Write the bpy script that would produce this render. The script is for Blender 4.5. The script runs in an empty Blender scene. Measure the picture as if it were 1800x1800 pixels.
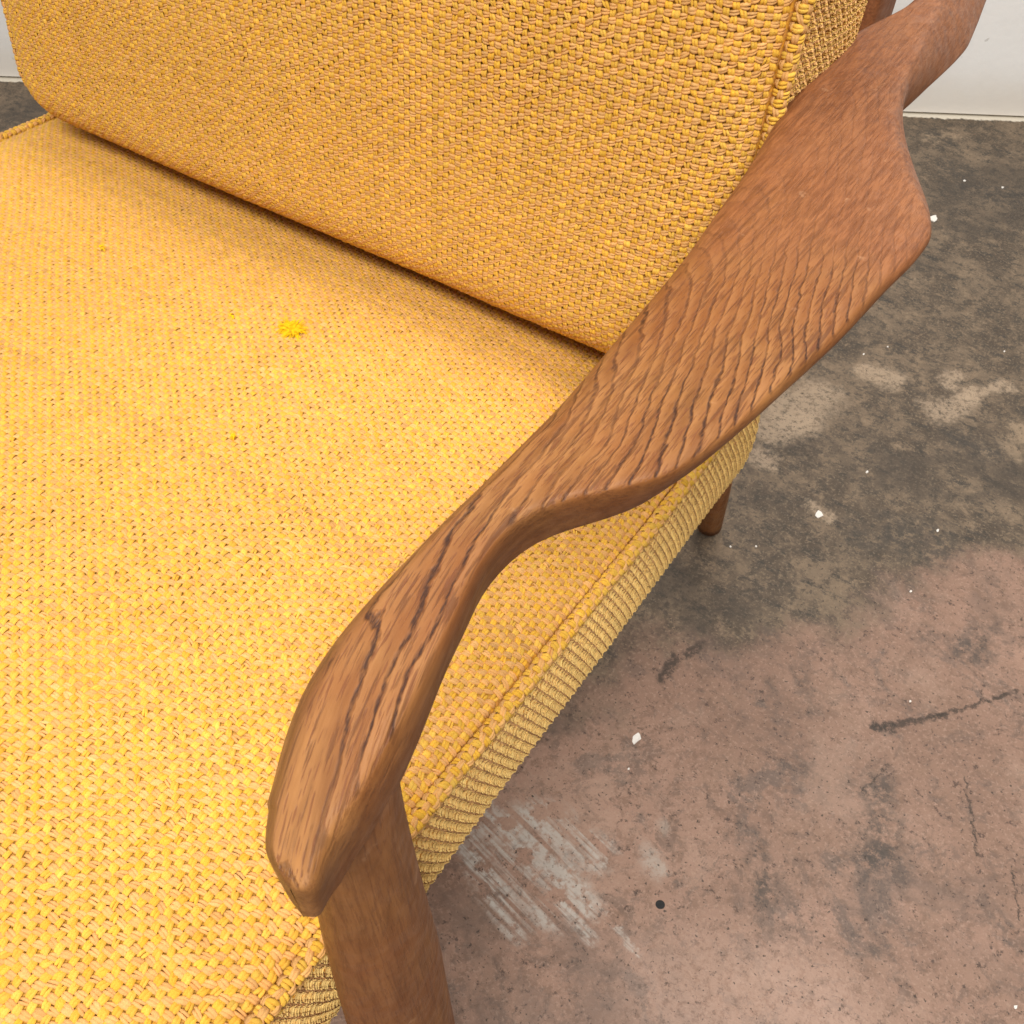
import bpy, math, random
import numpy as np
from mathutils import Vector

# ------------------------------------------------------------------ camera, light, exposure
sc = bpy.context.scene
TH, PSI = math.radians(50.5), math.radians(33.34)
CAM = np.array([0.1724, -0.4647, 0.8679])
cd = bpy.data.cameras.new("camera")
cd.sensor_width = 36.0
cd.lens = 36.0
cd.clip_start = 0.01
cd.clip_end = 50
cam = bpy.data.objects.new("camera", cd)
sc.collection.objects.link(cam)
cam.location = CAM
cam.rotation_euler = (math.pi / 2 - TH, 0, PSI)
sc.camera = cam
cd.dof.use_dof = True
cd.dof.focus_distance = 0.55
cd.dof.aperture_fstop = 60.0

world = bpy.data.worlds.new("World")
sc.world = world
world.use_nodes = True
world.node_tree.nodes["Background"].inputs[0].default_value = (1.0, 0.97, 0.93, 1)
world.node_tree.nodes["Background"].inputs[1].default_value = 0.13


def area(name, loc, target, sx, sy, power, col):
    l = bpy.data.lights.new(name, 'AREA')
    l.shape = 'RECTANGLE'
    l.size, l.size_y, l.energy, l.color = sx, sy, power, col
    o = bpy.data.objects.new(name, l)
    sc.collection.objects.link(o)
    o.location = loc
    o.rotation_euler = (Vector(target) - Vector(loc)).to_track_quat('-Z', 'Y').to_euler()
    return o


area("ceiling_lamp", (0.20, -0.05, 2.60), (0.20, -0.05, 0.0), 1.2, 0.35, 6, (1.0, 0.97, 0.92))
area("ceiling_lamp", (0.75, -1.42, 2.58), (0.0, -0.15, 0.40), 1.2, 0.5, 68, (1.0, 0.96, 0.90))
area("added_wall_fill", (0.25, 0.35, 2.45), (0.15, 1.45, 0.55), 1.2, 0.3, 30, (1.0, 0.97, 0.93))  # unseen fill light, added only to brighten the wall
area("window_light", (-2.6, -1.0, 1.7), (-0.3, -0.1, 0.5), 1.4, 1.6, 13, (1.0, 0.97, 0.93))

vs = sc.view_settings
vs.view_transform = 'Standard'
vs.look = 'None'
vs.exposure = 0.15
vs.gamma = 1.0
vs.use_curve_mapping = False

# ------------------------------------------------------------------ photo pixel -> direction (1800 px photo)
_fh = np.array([-math.sin(PSI), math.cos(PSI), 0.0])
_rt = np.array([math.cos(PSI), math.sin(PSI), 0.0])
_z = np.array([0, 0, 1.0])
_fw = _fh * math.cos(TH) - _z * math.sin(TH)
_up = _fh * math.sin(TH) + _z * math.cos(TH)


def hit(u, v, n, p):
    n = np.array(n, float)
    d = _rt * (u - 900) / 1800 - _up * (v - 900) / 1800 + _fw
    return CAM + d * ((np.array(p) - CAM) @ n) / (d @ n)


def floor_at(u, v):
    return hit(u, v, (0, 0, 1), (0, 0, 0))


rng = np.random.default_rng(7)
random.seed(7)
SEAT_Z = 0.40
TILT = math.radians(6)
ARM_Z, ARM_S = .605, .05


# ------------------------------------------------------------------ helpers
def link_mesh(name, verts, faces, mat, parent=None, smooth=True, kind=None):
    me = bpy.data.meshes.new(name)
    verts = np.asarray(verts, np.float32)
    if isinstance(faces, np.ndarray) and faces.ndim == 2 and len(faces) > 2000:
        k = faces.shape[1]
        me.vertices.add(len(verts))
        me.vertices.foreach_set("co", verts.ravel())
        me.loops.add(faces.size)
        me.loops.foreach_set("vertex_index", faces.astype(np.int32).ravel())
        me.polygons.add(len(faces))
        me.polygons.foreach_set("loop_start", np.arange(0, faces.size, k, dtype=np.int32))
        me.update(calc_edges=True)
    else:
        me.from_pydata([tuple(map(float, v)) for v in verts], [], [tuple(map(int, f)) for f in faces])
        me.update()
    if smooth:
        me.polygons.foreach_set("use_smooth", np.ones(len(me.polygons), bool))
    me.materials.append(mat)
    o = bpy.data.objects.new(name, me)
    sc.collection.objects.link(o)
    if parent is not None:
        o.parent = parent
    if kind:
        o["kind"] = kind
    return o


class NT:
    """small node-tree writer"""

    def __init__(self, name):
        self.m = bpy.data.materials.new(name)
        self.m.use_nodes = True
        self.t = self.m.node_tree
        self.b = self.t.nodes["Principled BSDF"]
        self.tc = self.t.nodes.new("ShaderNodeTexCoord").outputs["Object"]

    def new(self, typ, **kw):
        n = self.t.nodes.new(typ)
        for k, v in kw.items():
            setattr(n, k, v)
        return n

    def put(self, sock, v):
        if isinstance(v, bpy.types.NodeSocket):
            self.t.links.new(v, sock)
        elif isinstance(v, (tuple, list)) and len(v) == 3 and len(sock.default_value) == 4:
            sock.default_value = (*v, 1)
        else:
            sock.default_value = v

    def math(self, op, a, b=None, c=None, clamp=False):
        n = self.new("ShaderNodeMath", operation=op, use_clamp=clamp)
        for i, v in enumerate((a, b, c)):
            if v is not None:
                self.put(n.inputs[i], v)
        return n.outputs[0]

    def vmath(self, op, a, b=None, out=0):
        n = self.new("ShaderNodeVectorMath", operation=op)
        self.put(n.inputs[0], a)
        if b is not None:
            self.put(n.inputs[1], b)
        return n.outputs[out]

    def mapping(self, vec, loc=(0, 0, 0), rot=(0, 0, 0), scale=(1, 1, 1)):
        n = self.new("ShaderNodeMapping")
        self.put(n.inputs[0], vec)
        n.inputs[1].default_value, n.inputs[2].default_value, n.inputs[3].default_value = loc, rot, scale
        return n.outputs[0]

    def noise(self, vec, scale, detail=4, rough=0.55, dist=0.0, col=False):
        n = self.new("ShaderNodeTexNoise")
        self.put(n.inputs["Vector"], vec)
        n.inputs["Scale"].default_value = scale
        n.inputs["Detail"].default_value = detail
        n.inputs["Roughness"].default_value = rough
        n.inputs["Distortion"].default_value = dist
        return n.outputs[1 if col else 0]

    def ramp(self, v, a, b, lo=0.0, hi=1.0, smooth=True):
        n = self.new("ShaderNodeMapRange", interpolation_type='SMOOTHSTEP' if smooth else 'LINEAR')
        self.put(n.inputs[0], v)
        for i, q in zip((1, 2, 3, 4), (a, b, lo, hi)):
            n.inputs[i].default_value = q
        return n.outputs[0]

    def mix(self, f, a, b, blend='MIX'):
        n = self.new("ShaderNodeMix", data_type='RGBA', blend_type=blend)
        self.put(n.inputs[0], f)
        self.put(n.inputs[6], a)
        self.put(n.inputs[7], b)
        return n.outputs[2]

    def bump(self, h, strength, dist):
        n = self.new("ShaderNodeBump")
        n.inputs["Strength"].default_value = strength
        n.inputs["Distance"].default_value = dist
        self.put(n.inputs["Height"], h)
        self.t.links.new(n.outputs[0], self.b.inputs["Normal"])
        return n

    def sep(self, v):
        n = self.new("ShaderNodeSeparateXYZ")
        self.put(n.inputs[0], v)
        return n.outputs

    def comb(self, x, y, z):
        n = self.new("ShaderNodeCombineXYZ")
        for i, v in enumerate((x, y, z)):
            self.put(n.inputs[i], v)
        return n.outputs[0]

    def set(self, **kw):
        for k, v in kw.items():
            self.put(self.b.inputs[k.replace("_", " ")], v)
        return self.m


# ------------------------------------------------------------------ materials
def mat_floor():
    n = NT("worn_painted_concrete")
    P = n.tc
    def warp(scale, amp, det, rough):
        q = n.vmath('SCALE', n.vmath('SUBTRACT', n.noise(P, scale, det, rough, col=True), (.5, .5, .5)), None)
        q.node.inputs["Scale"].default_value = amp
        return q

    PF = n.vmath('ADD', P, warp(80, .020, 6, .75))
    PW = n.vmath('ADD', n.vmath('ADD', P, warp(13, .075, 7, .7)), warp(70, .030, 5, .75))
    n1 = n.noise(P, 3.0, 8, .62)
    n2 = n.noise(P, 14, 9, .72, .4)
    n3 = n.noise(P, 70, 7, .75)
    n4 = n.noise(P, 300, 4, .65)
    n5 = n.noise(n.mapping(P, loc=(5, 3, 0)), 38, 9, .78, .5)
    nst = n.noise(n.mapping(P, rot=(0, 0, .5), scale=(1, 2.4, 1)), 30, 9, .8)
    # dull grey-brown concrete
    grey = n.mix(n.ramp(n2, .36, .64), (.088, .067, .049), (.195, .148, .106))
    grey = n.mix(n.math('MULTIPLY', n.ramp(n5, .50, .62), .75), grey, (.230, .172, .120))
    grey = n.mix(n.math('MULTIPLY', n.ramp(n3, .50, .60), .7), grey, (.070, .058, .046))
    grey = n.mix(n.math('MULTIPLY', n.ramp(nst, .52, .62), .75), grey, (.052, .047, .041))
    grey = n.mix(n.math('MULTIPLY', n.ramp(n.noise(PF, 6, 9, .75, .6), .59, .63), .75), grey, (.29, .22, .155))
    grey = n.mix(n.math('MULTIPLY', n.ramp(n4, .52, .64), .55), grey, (.25, .195, .14))
    # mauve paint
    pink = n.mix(n.ramp(n1, .35, .66), (.225, .147, .110), (.310, .208, .160))
    pink = n.mix(n.math('MULTIPLY', n.ramp(n2, .46, .66), .5), pink, (.250, .172, .130))
    pink = n.mix(n.math('MULTIPLY', n.ramp(n3, .49, .60), .60), pink, (.185, .122, .090))
    pink = n.mix(n.math('MULTIPLY', n.ramp(n5, .52, .60), .55), pink, (.145, .105, .085))
    pink = n.mix(n.math('MULTIPLY', n.ramp(n.noise(PF, 11, 9, .78, .8), .54, .62), .65), pink, (.125, .100, .086))
    pink = n.mix(n.math('MULTIPLY', n.ramp(n.noise(n.mapping(P, loc=(3, 1, 0)), 120, 5, .78), .575, .63), .75), pink, (.075, .05, .04))
    pink = n.mix(n.math('MULTIPLY', n.ramp(n4, .53, .64), .45), pink, (.36, .26, .205))
    blot = n.noise(n.mapping(PF, loc=(4, 6, 0)), 4.5, 7, .7, .5)
    pink = n.mix(n.math('MULTIPLY', n.ramp(blot, .50, .62), .5), pink, (.135, .100, .082))
    pink = n.mix(n.math('MULTIPLY', n.ramp(blot, .46, .36), .35), pink, (.36, .26, .205))
    grey = n.mix(n.math('MULTIPLY', n.ramp(blot, .50, .60), .5), grey, (.070, .057, .046))
    # boundary between both: a ragged line across the floor
    a, b = floor_at(1000, 1215), floor_at(1800, 1010)
    d = (b - a)[:2] / np.linalg.norm((b - a)[:2])
    nrm = np.array([-d[1], d[0], 0])
    off = float(a @ nrm)
    dist = n.math('SUBTRACT', n.vmath('DOT_PRODUCT', PW, tuple(nrm), out=1), off)
    dist = n.math('ADD', dist, n.math('MULTIPLY', n.math('SUBTRACT', n.noise(P, 5, 3, .5), .5), .28))
    dist = n.math('ADD', dist, n.math('MULTIPLY', n.math('SUBTRACT', n.noise(P, 24, 6, .7), .5), .10))
    col = n.mix(n.ramp(dist, -.030, .038), pink, grey)

    chew = n.ramp(n.noise(n.mapping(P, loc=(2, 9, 0)), 130, 8, .82), .40, .53, .12, 1)

    def stroke(col, p, q, w, color, amt, vec=PW, soft=.35, broken=None):
        a, b = floor_at(*p), floor_at(*q)
        L = float(np.linalg.norm(b - a))
        ang = math.atan2(b[1] - a[1], b[0] - a[0])
        rel = n.vmath('SUBTRACT', vec, tuple(a))
        loc = n.mapping(rel, rot=(0, 0, 0))
        dx, dy = math.cos(ang), math.sin(ang)
        t = n.vmath('DOT_PRODUCT', loc, (dx, dy, 0), out=1)
        s = n.vmath('DOT_PRODUCT', loc, (-dy, dx, 0), out=1)
        tc = n.math('SUBTRACT', t, n.math('MINIMUM', n.math('MAXIMUM', t, 0.0), L))
        dd = n.math('SQRT', n.math('ADD', n.math('MULTIPLY', tc, tc), n.math('MULTIPLY', s, s)))
        m = n.ramp(dd, w * (1 - soft), w * (1 + soft), 1, 0)
        m = n.math('MULTIPLY', m, broken if broken is not None else chew)
        return n.mix(n.math('MULTIPLY', m, amt), col, color)

    # scraped white paint left by dragging: parallel streaks, broken by round bare spots
    sp = n.new("ShaderNodeTexVoronoi")
    n.put(sp.inputs["Vector"], PF)
    sp.inputs["Scale"].default_value = 36
    holes = n.math('MULTIPLY', n.ramp(sp.outputs["Distance"], .26, .34), n.ramp(n.noise(P, 150, 4, .6), .30, .55))
    A0, A1 = floor_at(850, 1440), floor_at(1010, 1600)
    ang = math.atan2(A1[1] - A0[1], A1[0] - A0[0])
    streak = n.noise(n.mapping(n.mapping(P, rot=(0, 0, -ang)), scale=(6, 130, 1)), 1, 4, .6)
    holes = n.math('MULTIPLY', holes, n.ramp(streak, .40, .56))
    W = (.40, .37, .335)
    for p, q, w in [((800, 1440), (905, 1630), .012), ((850, 1430), (965, 1608), .014), ((905, 1440), (1030, 1590), .013),
                    ((950, 1435), (1050, 1500), .016), ((985, 1585), (1035, 1650), .006), ((1070, 1610), (1120, 1680), .0035),
                    ((820, 1500), (890, 1590), .007)]:
        col = stroke(col, p, q, w, W, .74, PF, .6, holes)
    for p, q, w in [((1135, 1490), (1160, 1525), .007), ((1165, 1450), (1168, 1462), .005), ((1140, 1515), (1155, 1530), .008)]:
        col = stroke(col, p, q, w, (.36, .32, .28), .42, PF, .7)
    dk = (.085, .072, .062)
    rag = n.math('MULTIPLY', n.ramp(n.noise(P, 85, 7, .8), .42, .56), n.ramp(n2, .36, .56))
    for p, q, w, am in [((1540, 1395), (1560, 1500), .020, .75), ((1555, 1500), (1550, 1550), .012, .6), ((1310, 1480), (1350, 1560), .010, .6),
                        ((1350, 1560), (1380, 1590), .010, .5), ((1380, 1290), (1410, 1340), .018, .55), ((1345, 1215), (1365, 1245), .014, .5),
                        ((1000, 1640), (1015, 1710), .008, .55), ((1640, 1130), (1730, 1140), .020, .65), ((1510, 1600), (1520, 1650), .010, .5),
                        ((1150, 1385), (1165, 1400), .010, .5), ((1345, 1110), (1330, 1140), .012, .55), ((1410, 1170), (1430, 1240), .012, .5)]:
        col = stroke(col, p, q, w, dk, am, PW, .7, rag)
    # dragged scratch
    for p, q, w in [((1535, 1280), (1660, 1258), .0032), ((1640, 1262), (1790, 1215), .0022), ((1540, 1276), (1570, 1282), .0050),
                    ((1695, 1370), (1720, 1505), .0012), ((1780, 1520), (1790, 1610), .0010), ((1560, 1345), (1520, 1390), .0012),
                    ((1165, 1190), (1185, 1160), .006), ((1205, 1150), (1232, 1135), .005)]:
        col = stroke(col, p, q, w, (.06, .045, .035), .85, PF, .5)
    # bare, lighter flaked patches
    for p, q, w in [((1385, 720), (1440, 700), .030), ((1350, 755), (1400, 740), .024), ((1650, 720), (1690, 700), .020),
                    ((1690, 690), (1765, 680), .012), ((1520, 655), (1560, 668), .018), ((1430, 890), (1455, 910), .010), ((1330, 800), (1350, 820), .014),
                    ((1660, 665), (1672, 655), .010)]:
        col = stroke(col, p, q, w, (.34, .265, .195), .8, PW, .5)
    for p, q, w in [((1640, 235), (1660, 250), .02), ((1690, 330), (1790, 350), .03), ((1660, 290), (1690, 300), .02), ((1680, 770), (1740, 790), .018),
                    ((1540, 940), (1640, 950), .03)]:
        col = stroke(col, p, q, w, (.055, .05, .045), .7, PW, .6, rag)
    # sheen of the ceiling light on the floor in front, painted into the colour
    col = stroke(col, (1230, 1760), (1420, 1790), .060, (.40, .29, .235), .5, PW, .55)
    speck = n.ramp(n.noise(n.mapping(P, loc=(7, 2, 0)), 260, 3, .55), .64, .69)
    col = n.mix(n.math('MULTIPLY', speck, .8), col, (.055, .04, .032))
    # drilled hole
    col = stroke(col, (1160, 1590), (1161, 1590), .0037, (.012, .012, .013), 1.0, P, .06, 1.0)
    # white paint smeared along the wall foot
    wa, wb = floor_at(15, 138), floor_at(1695, 204)
    dw = (wb - wa)[:2] / np.linalg.norm((wb - wa)[:2])
    nw = np.array([dw[1], -dw[0], 0])
    wd = n.math('SUBTRACT', n.vmath('DOT_PRODUCT', PF, tuple(nw), out=1), float(wa @ nw))
    col = n.mix(n.ramp(wd, .008, .012, 1, 0), col, (.52, .47, .40))
    gm = n.new("ShaderNodeGamma")
    n.put(gm.inputs[0], col)
    gm.inputs[1].default_value = 1.32
    col = n.mix(1.0, gm.outputs[0], (1.52, 1.58, 1.62), 'MULTIPLY')
    n.put(n.b.inputs["Base Color"], col)
    h = n.math('ADD', n.math('MULTIPLY', n3, .6), n.math('MULTIPLY', n4, .3))
    n.bump(h, .5, .0028)
    n.put(n.b.inputs["Roughness"], n.ramp(n2, .3, .7, .42, .62))
    n.b.inputs["Specular IOR Level"].default_value = .4
    return n.m


def mat_wall():
    n = NT("white_wall_paint")
    P = n.tc
    big = n.noise(P, 4, 6, .6)
    col = n.mix(n.ramp(big, .35, .7), (.86, .85, .835), (.90, .895, .88))
    z = n.sep(n.vmath('ADD', P, n.vmath('MULTIPLY', n.vmath('SUBTRACT', n.noise(P, 12, 5, .6, col=True), (.5, .5, .5)), (.06, .06, .06))))[2]
    col = n.mix(n.ramp(z, .02, .10, .55, 0), col, (.72, .65, .55))
    sp = n.ramp(n.noise(P, 70, 2, .5), .73, .77)
    col = n.mix(n.math('MULTIPLY', sp, .5), col, (.45, .42, .38))
    n.put(n.b.inputs["Base Color"], col)
    n.bump(n.noise(P, 90, 5, .6), .15, .003)
    return n.set(Roughness=.6)


def mat_wood(name, apex=(0.05, -0.02), red=0.0, figure=1.0, axis='Y', lines=1.0, fade_y=(-.17, -.05)):
    """oiled oak: growth-ring cones cut by the surface, with open pores along the grain"""
    n = NT(name)
    P = n.tc
    if axis == 'Z':  # grain runs up the leg
        x0, y0, z0 = n.sep(P)
        P = n.comb(x0, z0, y0)

    if axis == 'Y':  # the grain follows the bend of the arm's front end
        x0, y0, z0 = n.sep(P)
        q = n.math('MINIMUM', n.math('ADD', y0, .29), 0.0)
        P = n.comb(n.math('SUBTRACT', x0, n.math('MULTIPLY', n.math('MULTIPLY', q, q), 2.1)), y0, z0)

    def wob(scale, stretch, amp, det):
        q = n.vmath('SCALE', n.vmath('SUBTRACT', n.noise(n.mapping(P, scale=(1, stretch, 1)), scale, det, .6, col=True), (.5, .5, .5)), None)
        q.node.inputs["Scale"].default_value = amp
        return q

    Q = n.vmath('ADD', n.vmath('ADD', P, wob(18, .4, .007, 2)), wob(150, .45, .0030, 3))
    Q = n.vmath('ADD', Q, n.vmath('MULTIPLY', wob(460, .16, .0045, 2), (.15, 1, .15)))
    x, y, z = n.sep(Q)
    if axis == 'Y':
        z = n.math('SUBTRACT', n.math('ADD', z, n.math('MULTIPLY', y, ARM_S)), ARM_Z)
        y = n.math('ADD', n.math('MAXIMUM', y, -.25), n.math('MULTIPLY', n.math('MINIMUM', n.math('ADD', y, .25), 0.0), .22))
    dx = n.math('SUBTRACT', x, apex[0])
    dz = n.math('SUBTRACT', z, apex[1])
    r = n.math('SQRT', n.math('ADD', n.math('MULTIPLY', dx, dx), n.math('MULTIPLY', dz, dz)))
    g = n.math('ADD', n.math('MULTIPLY', r, 212.0 * figure), n.math('MULTIPLY', y, 212.0 * .27 * figure))
    g = n.math('ADD', g, n.math('MULTIPLY', n.noise(n.mapping(P, scale=(1, .4, 1)), 30, 2, .5), 1.7))
    fr = n.math('FRACT', g)
    line = n.math('MULTIPLY', n.ramp(fr, .74, .86), n.ramp(fr, .91, 1.0, 1, 0))
    pore1 = n.noise(n.mapping(P, scale=(1, .14, 1)), 1300, 2, .6)
    pore2 = n.noise(n.mapping(P, scale=(1, .030, 1)), 720, 3, .6)
    pore3 = n.noise(n.mapping(P, scale=(1, .06, 1)), 1500, 1, .5)
    lum = n.noise(n.mapping(P, scale=(1, .5, 1)), 22, 3, .5)
    linep = n.math('MULTIPLY', line, n.ramp(pore1, .38, .56, .42, 1))
    linep = n.math('MULTIPLY', linep, n.ramp(lum, .32, .58, .30, 1.0))
    dash = n.ramp(pore2, .535, .62)
    dash2 = n.ramp(pore3, .57, .67)
    yy = n.sep(P)[1]
    yw = n.math('ADD', yy, n.math('MULTIPLY', n.math('SUBTRACT', n.noise(P, 16, 3, .5), .5), .12))
    rd = n.math('ADD', n.ramp(yw, fade_y[0], fade_y[1], 0, .85), red, clamp=True)
    fade = n.math('MULTIPLY', n.math('SUBTRACT', 1.0, n.math('MULTIPLY', rd, .92), clamp=True), lines)
    nz = n.sep(n.new("ShaderNodeNewGeometry").outputs["Normal"])[2]
    if axis == 'Y':
        fade = n.math('MULTIPLY', fade, n.ramp(nz, .45, .85, .10, 1))
    streak = n.noise(n.mapping(P, scale=(1, .09, 1)), 170, 4, .65)
    base = n.mix(n.ramp(streak, .3, .7), (.200, .083, .025), (.345, .155, .050))
    base = n.mix(n.ramp(n.noise(P, 11, 4, .6), .42, .66, 0, .6), base, (.22, .070, .020))
    base = n.mix(n.math('MULTIPLY', n.ramp(fr, .0, .6, .25, 0), fade), base, (.50, .245, .092))
    fleck = n.noise(n.mapping(P, rot=(0, 0, .25), scale=(1, .12, 1)), 520, 5, .72)
    redc = n.mix(n.ramp(fleck, .38, .64), (.175, .058, .021), (.300, .112, .043))
    redc = n.mix(n.ramp(n.noise(n.mapping(P, scale=(1, .5, 1)), 26, 4, .6), .42, .68, 0, .45), redc, (.32, .130, .054))
    base = n.mix(rd, base, redc)
    col = n.mix(n.math('MULTIPLY', dash, n.math('ADD', n.math('MULTIPLY', fade, .36), .22)), base, (.085, .028, .012))
    col = n.mix(n.math('MULTIPLY', dash2, n.math('ADD', n.math('MULTIPLY', fade, .48), .24)), col, (.17, .058, .023))
    col = n.mix(n.math('MULTIPLY', linep, n.math('MULTIPLY', fade, .92)), col, (.040, .016, .011))
    scu = n.ramp(n.noise(n.mapping(P, loc=(1, 2, 3)), 62, 4, .6), .66, .74)
    col = n.mix(n.math('MULTIPLY', scu, .32), col, (.58, .33, .18))
    n.put(n.b.inputs["Base Color"], col)
    h = n.math('SUBTRACT', n.math('MULTIPLY', fleck, .35),
               n.math('ADD', n.math('MULTIPLY', n.math('MULTIPLY', linep, fade), .9), n.math('MULTIPLY', n.math('ADD', dash, dash2), .3)))
    n.bump(h, .4, .0010)
    n.put(n.b.inputs["Roughness"], n.ramp(n.noise(P, 120, 3, .6), .3, .7, .38, .56))
    n.b.inputs["Specular IOR Level"].default_value = .26
    return n.m


def mat_yarn():
    n = NT("wool_yarn")
    at = n.new("ShaderNodeAttribute", attribute_name="yarn_colour")
    f = n.noise(n.tc, 1500, 2, .6)
    col = n.mix(n.ramp(f, .3, .7), n.mix(.22, at.outputs["Color"], (.50, .25, .03), 'MULTIPLY'), at.outputs["Color"])
    n.put(n.b.inputs["Base Color"], col)
    n.bump(f, .5, .0006)
    n.set(Roughness=.85)
    n.b.inputs["Specular IOR Level"].default_value = .12
    n.b.inputs["Sheen Weight"].default_value = .08
    n.b.inputs["Sheen Roughness"].default_value = .5
    n.b.inputs["Sheen Tint"].default_value = (1, .85, .5, 1)
    return n.m


def mat_cloth_base():
    n = NT("woven_ground_cloth")
    w = n.new("ShaderNodeTexChecker")
    n.put(w.inputs["Vector"], n.tc)
    w.inputs["Scale"].default_value = 240
    w.inputs[1].default_value = (.74, .36, .035, 1)
    w.inputs[2].default_value = (.68, .33, .06, 1)
    n.put(n.b.inputs["Base Color"], w.outputs[0])
    n.bump(n.noise(n.tc, 400, 3, .6), .5, .001)
    return n.set(Roughness=.9)


M_FLOOR, M_WALL = mat_floor(), mat_wall()
M_ARM = mat_wood("oiled_oak", (0.043, -0.014))
M_LEG = mat_wood("oiled_oak_leg", (0.03, -0.30), .22, .8, 'Z', .12, (9, 10))
M_RAIL = mat_wood("oiled_oak_rail", (0.0, 0.2), .8, .6, 'Y', .2)
M_YARN, M_CLOTH = mat_yarn(), mat_cloth_base()

# ------------------------------------------------------------------ setting
gx = np.linspace(-4.5, 3.0, 16)
gy = np.linspace(-2.5, 3.5, 13)
fv = [(x, y, 0) for y in gy for x in gx]
ff = [(j * 16 + i, j * 16 + i + 1, (j + 1) * 16 + i + 1, (j + 1) * 16 + i) for j in range(12) for i in range(15)]
fl = link_mesh("floor", fv, ff, M_FLOOR)
fl["kind"] = "structure"

wa, wb = floor_at(15, 138), floor_at(1695, 204)
dw = (wb - wa) / np.linalg.norm(wb - wa)
nw = np.array([-dw[1], dw[0], 0])
w0, w1 = wa - dw * 2.2, wb + dw * 2.6
vv = []
for p in (w0, w1):
    for dpt in (0.0, 0.08):
        for h in (0.004, 2.6):
            q = p + nw * dpt
            vv.append((q[0], q[1], h))
wl = link_mesh("wall", vv, [(0, 4, 5, 1), (2, 3, 7, 6), (0, 1, 3, 2), (4, 6, 7, 5), (0, 2, 6, 4), (1, 5, 7, 3)], M_WALL, smooth=False)
wl["kind"] = "structure"

# ------------------------------------------------------------------ the chair
chair = bpy.data.objects.new("lounge_chair", None)
sc.collection.objects.link(chair)
chair.location = (0, 0, 0)
chair["label"] = "oak lounge chair with sculpted paddle armrests and yellow woven wool cushions"
chair["category"] = "chair"

YEL = np.array([[.79, .480, .070], [.82, .55, .13], [.74, .390, .022]])
TAN = np.array([[.75, .425, .155], [.79, .490, .20], [.65, .335, .10]])


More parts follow.
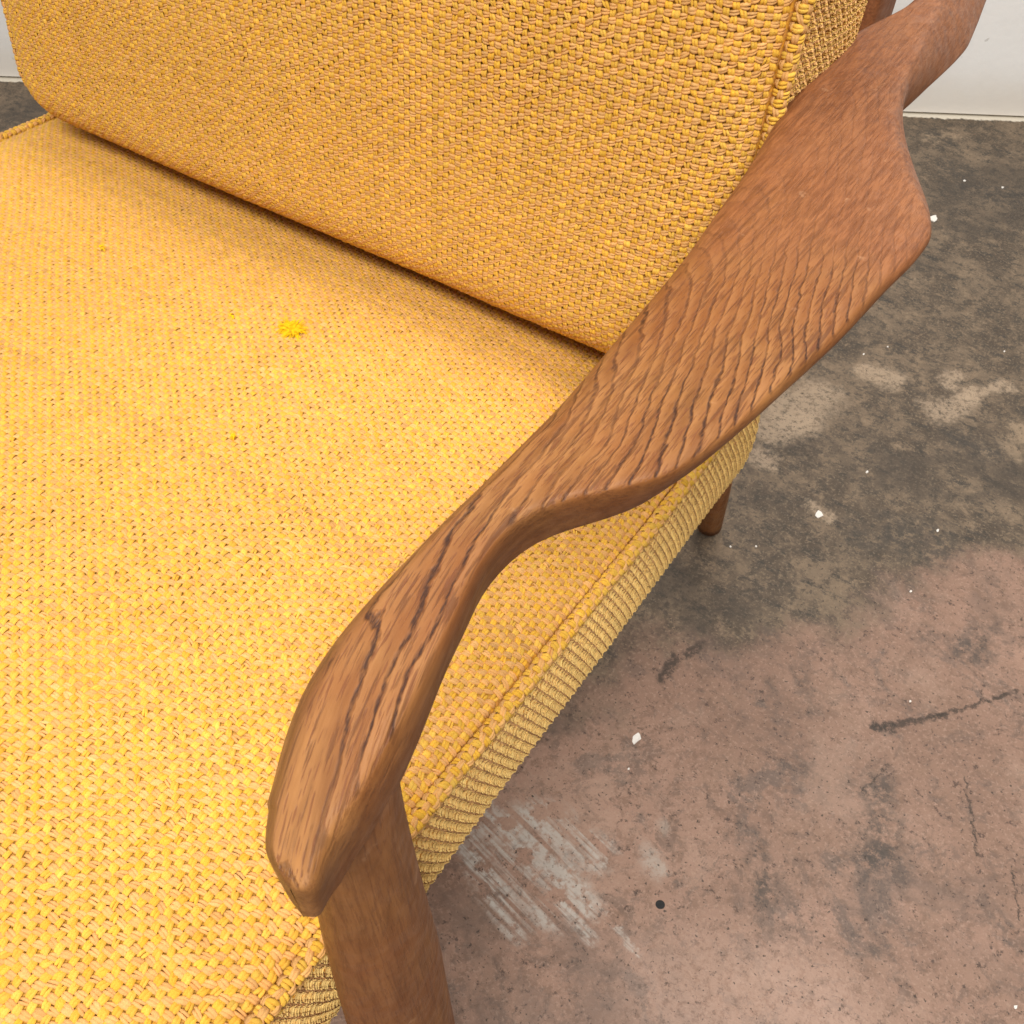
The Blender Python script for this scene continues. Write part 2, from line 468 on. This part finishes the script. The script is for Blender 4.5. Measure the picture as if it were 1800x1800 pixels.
class Yarn:
    """collects short two-strand yarn floats into one mesh"""
    SEG, AR = 4, 4

    def __init__(self):
        self.v, self.f, self.c, self.n = [], [], [], 0

    def add(self, P, T, B, N, kind, lift=0.0, width=1.0, slant=0.0, bright=1.0, flat=1.0, pale=0.0):
        """P centre, T/B = half-extent vectors along / across the float, N unit normal, kind 0 yellow 1 tan"""
        m = len(P)
        if m == 0:
            return
        Bl = np.linalg.norm(B, axis=1, keepdims=True)
        Tl = np.linalg.norm(T, axis=1, keepdims=True)
        Bh, Th = B / Bl, T / Tl
        pal = np.where((kind == 0)[:, None, None], YEL[None] * (1 - pale) + pale * np.array([.86, .63, .26]), TAN[None] * (1 - pale) + pale * np.array([.67, .42, .20]))
        s = np.linspace(-1, 1, self.SEG + 1)
        ang = np.linspace(math.radians(-12), math.radians(192), self.AR)
        skew0 = rng.normal(0, .14, m) + slant
        pick0 = rng.random((m, 3)) ** 2
        thick = rng.choice([1.0, 1.0, 1.0, 1.25, .8], m)
        for side in (-1, 1):
            r = Bl[:, 0] * .60 * width * thick * (1 + rng.normal(0, .10, m))
            offs = side * Bl[:, 0] * .43 * width * (1 + rng.normal(0, .12, m))
            skew = skew0 + rng.normal(0, .10, m)
            len_ = Tl[:, 0] * (1.02 + rng.normal(0, .07, m))
            hh = Bl[:, 0] * (.56 + rng.normal(0, .09, m)) * flat + lift
            prof = np.cos(s * math.pi / 2 * .92) ** .75
            rad = r[:, None] * (.62 + .38 * np.cos(s * math.pi / 2)[None])
            ctr = (P[:, None] + Th[:, None] * (s[None, :, None] * len_[:, None, None])
                   + Bh[:, None] * ((offs[:, None] * (1 - .25 * s[None] ** 2) + skew[:, None] * s[None] * Tl)[..., None])
                   + N[:, None] * ((hh[:, None] * (prof[None] * 1.75 - 1.10))[..., None]))
            ring = (ctr[:, :, None] + Bh[:, None, None] * (rad[:, :, None] * np.cos(ang)[None, None])[..., None]
                    + N[:, None, None] * (rad[:, :, None] * np.sin(ang)[None, None] * (.95 * flat ** .5))[..., None])
            k = (self.SEG + 1) * self.AR
            self.v.append(ring.reshape(-1, 3).astype(np.float32))
            i, j = np.meshgrid(np.arange(self.SEG), np.arange(self.AR - 1), indexing='ij')
            q = np.stack([i * self.AR + j, (i + 1) * self.AR + j, (i + 1) * self.AR + j + 1, i * self.AR + j + 1], -1).reshape(-1, 4)
            self.f.append((q[None] + (np.arange(m) * k)[:, None, None] + self.n).reshape(-1, 4))
            self.n += m * k
            pk = pick0 * .6 + .4 * rng.random((m, 3)) ** 2 + 1e-3
            pk[:, 0] += .45
            pk /= pk.sum(1, keepdims=True)
            c = (pal * pk[:, :, None]).sum(1) * (bright * (1 + rng.normal(0, .05, m)))[:, None]
            self.c.append(np.repeat(np.concatenate([np.clip(c, 0, .93), np.ones((m, 1))], 1), k, 0).astype(np.float32))

    def weave(self, f, U, V, mask=None, rib=False, flip=False, shear=0.0, **kw):
        """f(u, v) -> points; U, V arrays of cell coordinates; plain weave (or ribbed stripes)"""
        u, v = np.meshgrid(U, V, indexing='ij')
        iu, iv = np.meshgrid(np.arange(len(U)), np.arange(len(V)), indexing='ij')
        if mask is not None:
            k = mask(u, v)
            u, v, iu, iv = u[k], v[k], iu[k], iv[k]
        u, v, iu, iv = u.ravel(), v.ravel(), iu.ravel(), iv.ravel()
        du, dv = (U[1] - U[0]), (V[1] - V[0])
        e = 1e-4
        P = f(u, v)
        Su = (f(u + e, v) - f(u - e, v)) / (2 * e) * du
        Sv = (f(u, v + e) - f(u, v - e)) / (2 * e) * dv
        N = np.cross(Su, Sv)
        N /= np.linalg.norm(N, axis=1, keepdims=True)
        if flip:
            N = -N
        tu, tv = rng.normal(0, .045, len(U) + 1), rng.normal(0, .045, len(V) + 1)
        drift = 1 + .05 * smooth_noise(11, 8, 14)(u, v) * 3
        br = drift * np.clip(1 + np.where((iu + iv) % 2 == 0, tu[iu], tv[iv]), .85, 1.12)
        if rib:
            warp = (iu % 2 == 0)
        else:
            warp = ((iu + iv) % 2 == 0)
        w = ~warp
        if rib:
            D = Sv - Su * (shear * dv / du)  # straight down the strip
            self.add(P[warp], Su[warp] * .46 - D[warp] * .50, Sv[warp] * .46 + Su[warp] * .08, N[warp], np.zeros(warp.sum(), int), bright=br[warp], lift=.0003, **kw)
            self.add(P[w], Sv[w] * .80 - Su[w] * .1, Su[w] * .50, N[w], np.ones(w.sum(), int), bright=br[w], lift=-.0002, **kw)
        else:
            self.add(P[warp], Sv[warp] * .80, Su[warp] * .455, N[warp], np.zeros(warp.sum(), int), bright=br[warp], slant=-.12, **kw)
            self.add(P[w], Su[w] * .70, Sv[w] * .50, N[w], np.ones(w.sum(), int), bright=br[w], lift=.00015, slant=.16, **kw)

    def build(self, name, parent):
        o = link_mesh(name, np.concatenate(self.v), np.concatenate(self.f), M_YARN, parent, True, "stuff")
        a = o.data.color_attributes.new("yarn_colour", 'FLOAT_COLOR', 'POINT')
        a.data.foreach_set("color", np.concatenate(self.c).ravel())
        return o


def smooth_noise(seed, n=7, f=9.0):
    r = np.random.default_rng(seed)
    k = r.normal(0, f, (n, 2))
    ph = r.random(n) * 6.28
    am = r.random(n) / n
    return lambda a, b: sum(am[i] * np.sin(k[i, 0] * a + k[i, 1] * b + ph[i]) for i in range(n))


class Cushion:
    """box cushion in a local frame: a, b span the face, c points out of it; the welt runs at c = 0"""

    def __init__(self, org, A, B, C, wid, hei, thick, rad, crown, roll, dome, bulge, under=0.0, ub=.09):
        self.o, self.A, self.B, self.C = (np.array(q, float) for q in (org, A, B, C))
        self.w, self.h, self.t, self.r = wid, hei, thick, rad
        self.crown, self.roll, self.dome, self.bulge = crown, roll, dome, bulge
        self.under, self.ub = under, ub
        self.n1, self.n2 = smooth_noise(3), smooth_noise(4, 9, 30)

    def world(self, a, b, c):
        c = c - self.under * (1 - np.clip(b / self.ub, 0, 1)) ** 2.2
        return self.o + np.multiply.outer(a, self.A) + np.multiply.outer(b, self.B) + np.multiply.outer(c, self.C)

    def edge(self, a, b):
        qx = np.abs(a - self.w / 2) - (self.w / 2 - self.r)
        qy = np.abs(b - self.h / 2) - (self.h / 2 - self.r)
        out = np.sqrt(np.maximum(qx, 0) ** 2 + np.maximum(qy, 0) ** 2) + np.minimum(np.maximum(qx, qy), 0)
        return self.r - out

    def top(self, a, b, drop=0.0):
        d = np.clip(self.edge(a, b) / self.roll, 0, 1)
        X, Y = (a / self.w - .5) * 2, (b / self.h - .5) * 2
        c = self.crown * (1 - (1 - d) ** 2.2) + self.dome * np.clip(1 - X * X, 0, 1) * np.clip(1 - Y * Y, 0, 1)
        c = c + self.n1(a, b) * .006 * d + self.n2(a, b) * .0022 * d
        c = c - .0045 * np.clip(1 - self.edge(a, b) / .011, 0, 1) ** 1.5
        return c - drop

    def face(self, a, b):
        # threads wander a little instead of running dead straight
        aa = a + self.n2(a * .6, b * .6) * .004
        bb = b + self.n2(b * .6 + 3, a * .6) * .004
        return self.world(aa, bb, self.top(aa, bb))

    def perim(self, s, inset=0.0):
        """rounded-rectangle outline, s in metres from the middle of the lower (b = 0) side, counter-clockwise"""
        w, h, r = self.w, self.h, self.r
        L = [w / 2 - r, math.pi / 2 * r, h - 2 * r, math.pi / 2 * r, w - 2 * r, math.pi / 2 * r, h - 2 * r, math.pi / 2 * r, w / 2 - r]
        tot = sum(L)
        s = np.mod(np.asarray(s, float), tot)
        a, b = np.zeros_like(s), np.zeros_like(s)
        na, nb = np.zeros_like(s), np.zeros_like(s)
        st = 0.0
        starts = [(w / 2, 0), (w - r, r), (w, r), (w - r, h - r), (w - r, h), (r, h - r), (0, h - r), (r, r), (r, 0)]
        dirs = [(1, 0), None, (0, 1), None, (-1, 0), None, (0, -1), None, (1, 0)]
        ph = [0, -math.pi / 2, 0, 0, 0, math.pi / 2, 0, math.pi, 0]
        for i, l in enumerate(L):
            k = (s >= st) & (s <= st + l + 1e-9)
            q = s[k] - st
            if dirs[i]:
                a[k], b[k] = starts[i][0] + dirs[i][0] * q, starts[i][1] + dirs[i][1] * q
                na[k], nb[k] = dirs[i][1], -dirs[i][0]
            else:
                t = ph[i] + q / r
                a[k], b[k] = starts[i][0] + r * np.cos(t), starts[i][1] + r * np.sin(t)
                na[k], nb[k] = np.cos(t), np.sin(t)
            st += l
        self.tot = tot
        return a - na * inset, b - nb * inset, na, nb

    def box(self, s, t):
        """boxing strip: t runs from the welt (0) down to the lower edge (thick)"""
        a, b, na, nb = self.perim(s)
        q = np.clip(t / self.t, -.1, 1.1)
        o = self.bulge * (1 - (2 * q - 1) ** 2) - .028 * np.clip((q - .72) / .28, 0, 1.3) ** 2
        o = o + self.n1(s * 1.3, t) * .003
        return self.world(a + na * o, b + nb * o, -t)

    def pipe(self, rad):
        def f(s, th):
            a, b, na, nb = self.perim(s)
            wv = self.n2(s * .8, s * 0) * .0012
            o = .0015 + rad * np.cos(th) + wv
            c = .0012 + rad * np.sin(th)
            return self.world(a + na * o, b + nb * o, c)
        return f

    def base_mesh(self, name, parent, drop=.0010):
        ns = 160
        self.perim(np.zeros(1))
        S = np.arange(ns) / ns * self.tot
        rings = []
        ca, cb = self.w / 2, self.h / 2
        a0, b0, na, nb = self.perim(S)
        for k in (0.0, .2, .4, .6, .75, .85, .90, .94, .97, .985, .995):
            a, b = ca + (a0 - ca) * k, cb + (b0 - cb) * k
            rings.append(self.world(a, b, self.top(a, b) - drop))
        for t in np.linspace(0.002, self.t, 9):
            p = self.box(S, np.full(ns, t))
            nrm = np.multiply.outer(na, self.A) + np.multiply.outer(nb, self.B)
            rings.append(p - nrm * drop)
        for k in (.8, .4, 0.0):
            rings.append(self.world(ca + (a0 - ca) * k, cb + (b0 - cb) * k, np.full(ns, -self.t)))
        V = np.concatenate(rings)
        F = []
        for i in range(len(rings) - 1):
            for j in range(ns):
                F.append((i * ns + j, i * ns + (j + 1) % ns, (i + 1) * ns + (j + 1) % ns, (i + 1) * ns + j))
        return link_mesh(name, V, F, M_CLOTH, parent)


PX, PY = .0040, .00335
ct, st_ = math.cos(TILT), math.sin(TILT)

# seat cushion: a along +x, b along the tilted depth, c up
SX0, SX1, SY0, SY1 = -.630, .0345, -.515, .074
seat = Cushion((SX0, SY0 * ct, SEAT_Z - SY0 * st_ - .008), (1, 0, 0), (0, ct, -st_), (0, st_, ct),
               SX1 - SX0, SY1 - SY0, .088, .034, .007, .045, .010, .008)
seat_o = seat.base_mesh("seat_cushion", chair)
ya = Yarn()
ya.weave(seat.face, np.arange(seat.w - .0054, .003, -PX)[::-1], np.arange(.0054, seat.h, PY), lambda a, b: seat.edge(a, b) > .0050)
S0 = seat.w / 2
SHEAR = .60
ya.weave(lambda s, t: seat.box(s + SHEAR * t, t), np.arange(S0 - .28, S0 + seat.h + .03, .0031), np.arange(.004, seat.t + .004, .0034), rib=True, shear=SHEAR, flat=.42, pale=.8)
ya.weave(seat.pipe(.0031), np.arange(S0 - .30, S0 + seat.h + .12, .0044), np.linspace(-.7, 3.5, 5), flip=False)
ya.weave(seat.pipe(.0031), np.arange(S0 + seat.h + .45, S0 + 2 * seat.h + .70, .0044), np.linspace(-.7, 3.5, 5), flip=False)

ya.build("woven_yarn", seat_o)


def cord(c, name, parent, rad=.0027):
    c.perim(np.zeros(1))
    n, m = 420, 10
    f = c.pipe(rad)
    V = np.concatenate([f(np.full(m, q), np.linspace(0, 2 * math.pi, m, endpoint=False)) for q in np.arange(n) / n * c.tot])
    F = [(i * m + j, i * m + (j + 1) % m, ((i + 1) % n) * m + (j + 1) % m, ((i + 1) % n) * m + j) for i in range(n) for j in range(m)]
    return link_mesh(name, V, F, M_CLOTH, parent)


cord(seat, "piping", seat_o)

# back cushion: a along +x, b up the reclined back, c towards the sitter
RB = math.radians(9)
cb_, sb_ = math.cos(RB), math.sin(RB)
BX0, BX1 = -.593, .018
back = Cushion((BX0, -.022 + .008 * sb_, SEAT_Z + .008), (1, 0, 0), (0, sb_, cb_), (0, -cb_, sb_),
               BX1 - BX0, .62, .130, .042, .019, .040, .012, .006, .046, .056)
back_o = back.base_mesh("back_cushion", chair)
yb = Yarn()
_b = np.linspace(-.01, .45, 1200)
_p = back.face(np.full_like(_b, back.w / 2), _b)
_l = np.concatenate([[0], np.cumsum(np.linalg.norm(np.diff(_p, axis=0), axis=1))]) - .01
unroll = lambda v: np.interp(v, _l, _b)  # cloth length -> height, so the threads keep their spacing round the roll
_a = np.linspace(-.01, back.w + .01, 1600)
_p = back.face(_a, np.full_like(_a, .2))
_m = np.concatenate([[0], np.cumsum(np.linalg.norm(np.diff(_p, axis=0), axis=1))]) - .01
unroll_a = lambda q: np.interp(q, _m, _a)
yb.weave(lambda q, v: back.face(unroll_a(q), unroll(v)), np.arange(float(np.interp(back.w - .0054, _a, _m)), .003, -PX)[::-1], np.arange(.003, .385, PY),
         lambda q, v: back.edge(unroll_a(q), unroll(v)) > .0050)
B0 = back.w / 2
yb.weave(back.box, np.arange(B0 - .06, B0 + .42, .0038), np.arange(.004, back.t + .004, .0036), flat=.7, pale=.45)
back.perim(np.zeros(1))
yb.weave(back.pipe(.0031), np.arange(-B0 - .36, B0 + .40, .0044), np.linspace(-.7, 3.5, 5))
yb.build("woven_yarn", back_o)
cord(back, "piping", back_o)


# ------------------------------------------------------------------ wooden frame
def arm_z(y):
    return ARM_Z - ARM_S * y


NA = (0, ARM_S, 1.0)
PA = (0, 0, arm_z(0))
INNER = [(489, 1548), (477, 1522), (470, 1480), (474, 1420), (483, 1360), (499, 1300), (519, 1240), (545, 1185), (577, 1133), (622, 1075),
         (700, 988), (800, 889), (900, 789), (1000, 689), (1100, 576), (1200, 459), (1270, 362), (1318, 295), (1372, 205), (1428, 122), (1468, 77),
         (1510, 45), (1560, 20), (1612, -8), (1680, -70), (1750, -150), (1820, -260)]
OUTER = [(540, 1562), (563, 1515), (600, 1445), (660, 1350), (720, 1240), (760, 1165), (790, 1105), (815, 1050), (840, 1000), (870, 957),
         (910, 918), (960, 892), (1020, 873), (1090, 858), (1160, 840), (1215, 812), (1265, 772), (1310, 735), (1390, 660), (1480, 575),
         (1560, 488), (1616, 440), (1638, 408), (1635, 380), (1612, 330), (1584, 265), (1575, 210), (1588, 150), (1620, 85), (1648, 25), (1672, -30), (1712, -120), (1765, -220), (1830, -360)]


def trace(pts):
    P = np.array([hit(u, v, NA, PA) for u, v in pts])
    k = np.argsort(P[:, 1])
    return P[k]


def pchip(xs, ys, x):
    """monotone cubic interpolation"""
    h = np.diff(xs)
    d = np.diff(ys) / h
    m = np.zeros_like(xs)
    m[1:-1] = np.where(d[:-1] * d[1:] > 0, 2 * d[:-1] * d[1:] / (d[:-1] + d[1:] + 1e-12), 0)
    m[0], m[-1] = d[0], d[-1]
    i = np.clip(np.searchsorted(xs, x) - 1, 0, len(xs) - 2)
    t = (x - xs[i]) / h[i]
    return ((2 * t ** 3 - 3 * t ** 2 + 1) * ys[i] + (t ** 3 - 2 * t ** 2 + t) * h[i] * m[i]
            + (-2 * t ** 3 + 3 * t ** 2) * ys[i + 1] + (t ** 3 - t ** 2) * h[i] * m[i + 1])


pin, pout = trace(INNER), trace(OUTER)
y_lo = max(pin[0, 1], pout[0, 1])
y_hi = min(pin[-1, 1], pout[-1, 1])


BOTTOM = [(566, 1594), (592, 1566), (640, 1492), (700, 1400), (750, 1290), (790, 1182), (830, 1092), (850, 1045), (880, 1004), (920, 968),
          (1000, 928), (1090, 898), (1170, 870), (1220, 843), (1270, 803), (1330, 752), (1420, 672), (1500, 595), (1580, 506), (1628, 450), (1645, 415),
          (1642, 383), (1623, 330), (1598, 265), (1588, 222), (1594, 197), (1625, 166), (1665, 122), (1700, 80), (1728, 22), (1742, -20), (1775, -120), (1815, -230), (1870, -370)]
TY = [-.46, -.40, -.30, -.24, -.18, -.05, .03, .10, .20, .40]
TV = [.032, .033, .030, .025, .020, .020, .023, .030, .038, .042]


def arm_mesh(mirror=None):
    NOSE, LN = 18, .014
    y_tip = y_lo - .0015
    Y = np.concatenate([y_tip + LN * (1 - np.cos(np.linspace(0, math.pi / 2, NOSE))), np.linspace(y_tip + LN, y_hi, 165)[1:]])
    ns = len(Y)
    Yc = np.clip(Y, y_lo, None)
    xi, xo = pchip(pin[:, 1], pin[:, 0], Yc), pchip(pout[:, 1], pout[:, 0], Yc)
    T = np.interp(Y, TY, TV)
    pb = []
    for u, v in BOTTOM:
        q = hit(u, v, NA, PA)
        for _ in range(6):
            q = hit(u, v, NA, (0, 0, PA[2] - .72 * float(np.interp(q[1], TY, TV))))
        pb.append(q)
    pb = np.array(pb)
    pb = pb[np.argsort(pb[:, 1])]
    xb = pchip(pb[:, 1], pb[:, 0], np.clip(Y, pb[0, 1], pb[-1, 1]))
    xb = np.clip(xb, xo - .004, xo + .022)
    for _ in range(1):
        for arr in (xi, xo, xb, T):
            arr[1:-1] = .25 * arr[:-2] + .5 * arr[1:-1] + .25 * arr[2:]
    # rounded front end
    k1 = NOSE
    hw1, xc1, ov1 = (xo[k1] - xi[k1] + .0028) / 2, (xo[k1] + xi[k1] - .0028) / 2, xb[k1] - xo[k1]
    xt = (pin[0, 0] + pout[0, 0]) / 2 - .0015
    rings = []
    for i in range(ns):
        w, t, zt = max(xo[i] - xi[i], .003), T[i], arm_z(Y[i])
        a, b = xi[i] - .0028, xi[i] + w
        c = max(xb[i] + .0008, a + .5 * w)
        if i <= NOSE:
            q = min(1.0, (Y[i] - y_tip) / LN)
            e = max(.02, math.sqrt(max(0.0, 1 - (1 - q) ** 2)))
            xc = xt + (xc1 - xt) * q
            wt = q * q * (3 - 2 * q)
            a = (1 - wt) * max(xc - hw1 * e, min(a, xc - .004 * e)) + wt * a
            b = (1 - wt) * (xc + hw1 * e) + wt * b
            w = b - a
            c = (1 - wt) * (b + ov1 * e * q) + wt * c
            zt -= (1 - wt) * .0045 * (1 - e) ** 1.5
            t *= .62 + .38 * e
        dish = .0010 * min(1, w / .06)
        ctrl = [((a, zt - .0015), min(.0055, w * .25)), (((a + b) / 2, zt + .0004 - dish), .25 * w), ((b, zt), min(.0024, w * .12)),
                ((c, zt - .62 * t), .010 * t / .03), ((c - .20 * w, zt - t), .006), ((a + .10 * w, zt - t), .006), ((a + .0005, zt - .55 * t), .008)]
        poly = []
        m = len(ctrl)
        for k in range(m):
            p, r = np.array(ctrl[k][0]), ctrl[k][1]
            for nb_ in (ctrl[k - 1][0], ctrl[(k + 1) % m][0]):
                d = np.array(nb_) - p
                L = np.linalg.norm(d) + 1e-9
                poly.append(p + d / L * min(r, .45 * L))
        poly = np.array(poly)
        for _ in range(2):
            nx = np.roll(poly, -1, 0)
            poly = np.stack([.75 * poly + .25 * nx, .25 * poly + .75 * nx], 1).reshape(-1, 2)
        rings.append(np.stack([poly[:, 0], np.full(len(poly), Y[i]), poly[:, 1]], 1))
    NP = len(rings[0])
    V = np.array(rings).reshape(-1, 3)
    if mirror is not None:
        V[:, 0] = 2 * mirror - V[:, 0]
    F = []
    for i in range(len(rings) - 1):
        for j in range(NP):
            q = (i * NP + j, i * NP + (j + 1) % NP, (i + 1) * NP + (j + 1) % NP, (i + 1) * NP + j)
            F.append(q[::-1] if mirror is not None else q)
    F.append(tuple(range((len(rings) - 1) * NP, len(rings) * NP)))
    return V, F


MID = -.298


def loft(name, path, mat, mirror=None, n=24, ex=2.0):
    """path rows: centre x, y, z, half-width x, half-width y"""
    path = np.array(path, float)
    t = np.arange(len(path), dtype=float)
    tt = np.linspace(0, len(path) - 1, (len(path) - 1) * 8 + 1)
    R = np.stack([pchip(t, path[:, k], tt) for k in range(5)], 1)
    V = []
    for x, y, z, hx, hy in R:
        for j in range(n):
            a = 2 * math.pi * j / n
            c, s = math.cos(a), math.sin(a)
            V.append((x + hx * math.copysign(abs(c) ** (2 / ex), c), y + hy * math.copysign(abs(s) ** (2 / ex), s), z))
    V = np.array(V)
    if mirror is not None:
        V[:, 0] = 2 * mirror - V[:, 0]
    F = [(i * n + j, i * n + (j + 1) % n, (i + 1) * n + (j + 1) % n, (i + 1) * n + j) for i in range(len(R) - 1) for j in range(n)]
    if mirror is not None:
        F = [f[::-1] for f in F]
    F += [tuple(range(n))[::-1], tuple(range((len(R) - 1) * n, len(R) * n))]
    return link_mesh(name, V, F, mat, chair)


def beam(name, p, q, hw, hh, mat, up=(0, 0, 1), r=.25):
    """rounded rectangular bar from p to q"""
    p, q = np.array(p, float), np.array(q, float)
    d = (q - p) / np.linalg.norm(q - p)
    s = np.cross(d, up)
    s /= np.linalg.norm(s)
    u = np.cross(s, d)
    n, V = 20, []
    for k in (0, .01, .5, .99, 1):
        f = .93 if k in (0, 1) else 1
        c = p + (q - p) * k
        for j in range(n):
            a = 2 * math.pi * (j + .5) / n
            ca, sa = math.cos(a), math.sin(a)
            V.append(c + s * hw * f * math.copysign(abs(ca) ** .4, ca) + u * hh * f * math.copysign(abs(sa) ** .4, sa))
    F = [(i * n + j, i * n + (j + 1) % n, (i + 1) * n + (j + 1) % n, (i + 1) * n + j) for i in range(4) for j in range(n)]
    F += [tuple(range(n))[::-1], tuple(range(4 * n, 5 * n))]
    return link_mesh(name, V, F, mat, chair)


foot = floor_at(1247, 925)
FX, FY = float(foot[0]), float(foot[1])
for mir in (None, MID):
    V, F = arm_mesh(mir)
    link_mesh("armrest", V, F, M_ARM, chair)
    loft("leg", [(.062, -.382, 0, .011, .013), (.062, -.386, .10, .014, .020), (.062, -.388, .24, .016, .0265), (.062, -.389, .38, .016, .0265),
                 (.063, -.389, .48, .016, .0220), (.065, -.388, .56, .014, .0175), (.068, -.388, .606, .012, .016)], M_LEG, mir)
    loft("leg", [(FX, FY, 0, .013, .014), (FX + .002, FY - .022, .10, .016, .018), (FX + .003, FY - .045, .24, .018, .024),
                 (FX + .014, FY - .058, .38, .017, .025), (FX + .040, FY - .054, .50, .015, .022), (FX + .056, FY - .050, .566, .013, .020)], M_LEG, mir)
    mx = (lambda v: v) if mir is None else (lambda v: 2 * MID - v)
    zb = lambda y: SEAT_Z - .008 - math.tan(TILT) * y - .088 - .024
    beam("side_rail", (mx(-.022), -.44, zb(-.44)), (mx(-.022), FY - .04, zb(FY - .04)), .011, .022, M_RAIL)
    beam("tenon", (mx(-.022), -.389, zb(-.389)), (mx(.060), -.389, zb(-.389)), .010, .012, M_RAIL)
    beam("back_stile", (mx(-.012), .205, .27), (mx(-.012), .335, 1.02), .012, .028, M_RAIL)
bx0, bx1 = 2 * MID + .012 + .012, -.024
beam("front_rail", (bx0, -.43, zb(-.43)), (bx1, -.43, zb(-.43)), .011, .022, M_RAIL)
beam("rear_rail", (bx0, .185, zb(.185)), (bx1, .185, zb(.185)), .011, .022, M_RAIL)
beam("top_rail", (bx0, .318, .97), (bx1, .318, .97), .011, .030, M_RAIL)
for zz in (.45, .58, .71, .84):
    yy = .162 + (zz - .27) * (.13 / .75)
    beam("back_slat", (bx0, yy, zz), (bx1, yy, zz), .007, .022, M_RAIL)


# ------------------------------------------------------------------ frayed tuft on the seat
def tuft(uv, size, count, name):
    c = hit(uv[0], uv[1], (0, st_, ct), (0, 0, SEAT_Z + .009))
    y = Yarn()
    ang = rng.random(count) * 2 * math.pi
    rad = rng.random(count) ** .7 * size
    P = np.stack([c[0] + np.cos(ang) * rad * .62, c[1] + np.sin(ang) * rad * .45, c[2] + .0008 + rng.random(count) * .0022], 1)
    d2 = ang + rng.normal(0, 1.3, count)
    T = np.stack([np.cos(d2), np.sin(d2), rng.normal(0, .25, count)], 1) * (size * (.32 + .3 * rng.random(count)))[:, None]
    N = np.tile(np.array([[0, st_, ct]]), (count, 1))
    B = np.cross(N, T)
    B = B / np.linalg.norm(B, axis=1, keepdims=True) * (.00030 + .0003 * rng.random(count))[:, None]
    N = np.cross(T, B)
    N /= np.linalg.norm(N, axis=1, keepdims=True)
    y.add(P, T, B, N, np.zeros(count, int), lift=.0006)
    o = y.build(name, seat_o)
    k = o.data.color_attributes["yarn_colour"]
    nn = len(o.data.vertices)
    cols = np.concatenate(y.c)
    cols[:, :3] = np.array([.95, .60, .010]) * (.86 + .2 * rng.random((len(cols), 1)))
    k.data.foreach_set("color", cols.astype(np.float32).ravel())
    return o


tuft((512, 583), .0112, 150, "frayed_tuft")
tuft((410, 560), .0036, 8, "frayed_tuft")
tuft((180, 438), .0036, 8, "frayed_tuft")
tuft((412, 770), .0034, 7, "frayed_tuft")

# ------------------------------------------------------------------ paint chips lying on the floor
M_CHIP = NT("white_paint_chip").set(Base_Color=(.74, .71, .66), Roughness=.55)
chips = [(1118, 1298, .0062), (1440, 905, .0065), (1105, 1352, .0016), (1640, 385, .008), (1524, 830, .0022), (1648, 933, .0022), (1284, 961, .0015),
         (1329, 961, .0015), (1601, 1040, .0016), (1518, 623, .0018), (1560, 610, .0016), (1765, 618, .0016), (1785, 1770, .0018),
         (1600, 1233, .0014), (1695, 318, .003), (1762, 330, .003)]
CHIP_LABEL = {(1118, 1298): "largest white paint chip on the mauve floor, near the scraped white streaks",
              (1440, 905): "white paint chip on a pale flaked spot of the grey floor",
              (1640, 385): "white paint chip on the grey floor beside the armrest's outer corner"}
for u, v, r in chips:
    c = floor_at(u, v)
    k = 9
    ang = np.sort((np.arange(k) + rng.random(k) * .8) / k * 6.28)
    rr = r * (.6 + .6 * rng.random(k))
    top = [(c[0] + rr[i] * math.cos(ang[i]) * .7, c[1] + rr[i] * math.sin(ang[i]), .0006 + r * .15 * rng.random()) for i in range(k)]
    bot = [(p[0], p[1], .0002) for p in top]
    F = [tuple(range(k)), tuple(range(k, 2 * k))[::-1]] + [(i, k + i, k + (i + 1) % k, (i + 1) % k) for i in range(k)]
    o = link_mesh("paint_chip", top + bot, F, M_CHIP, smooth=False)
    o["label"] = CHIP_LABEL.get((u, v), "tiny white speck of paint on the stained concrete floor")
    o["category"] = "paint chip"
    if (u, v) not in CHIP_LABEL:
        o["group"] = "paint specks scattered on the floor"
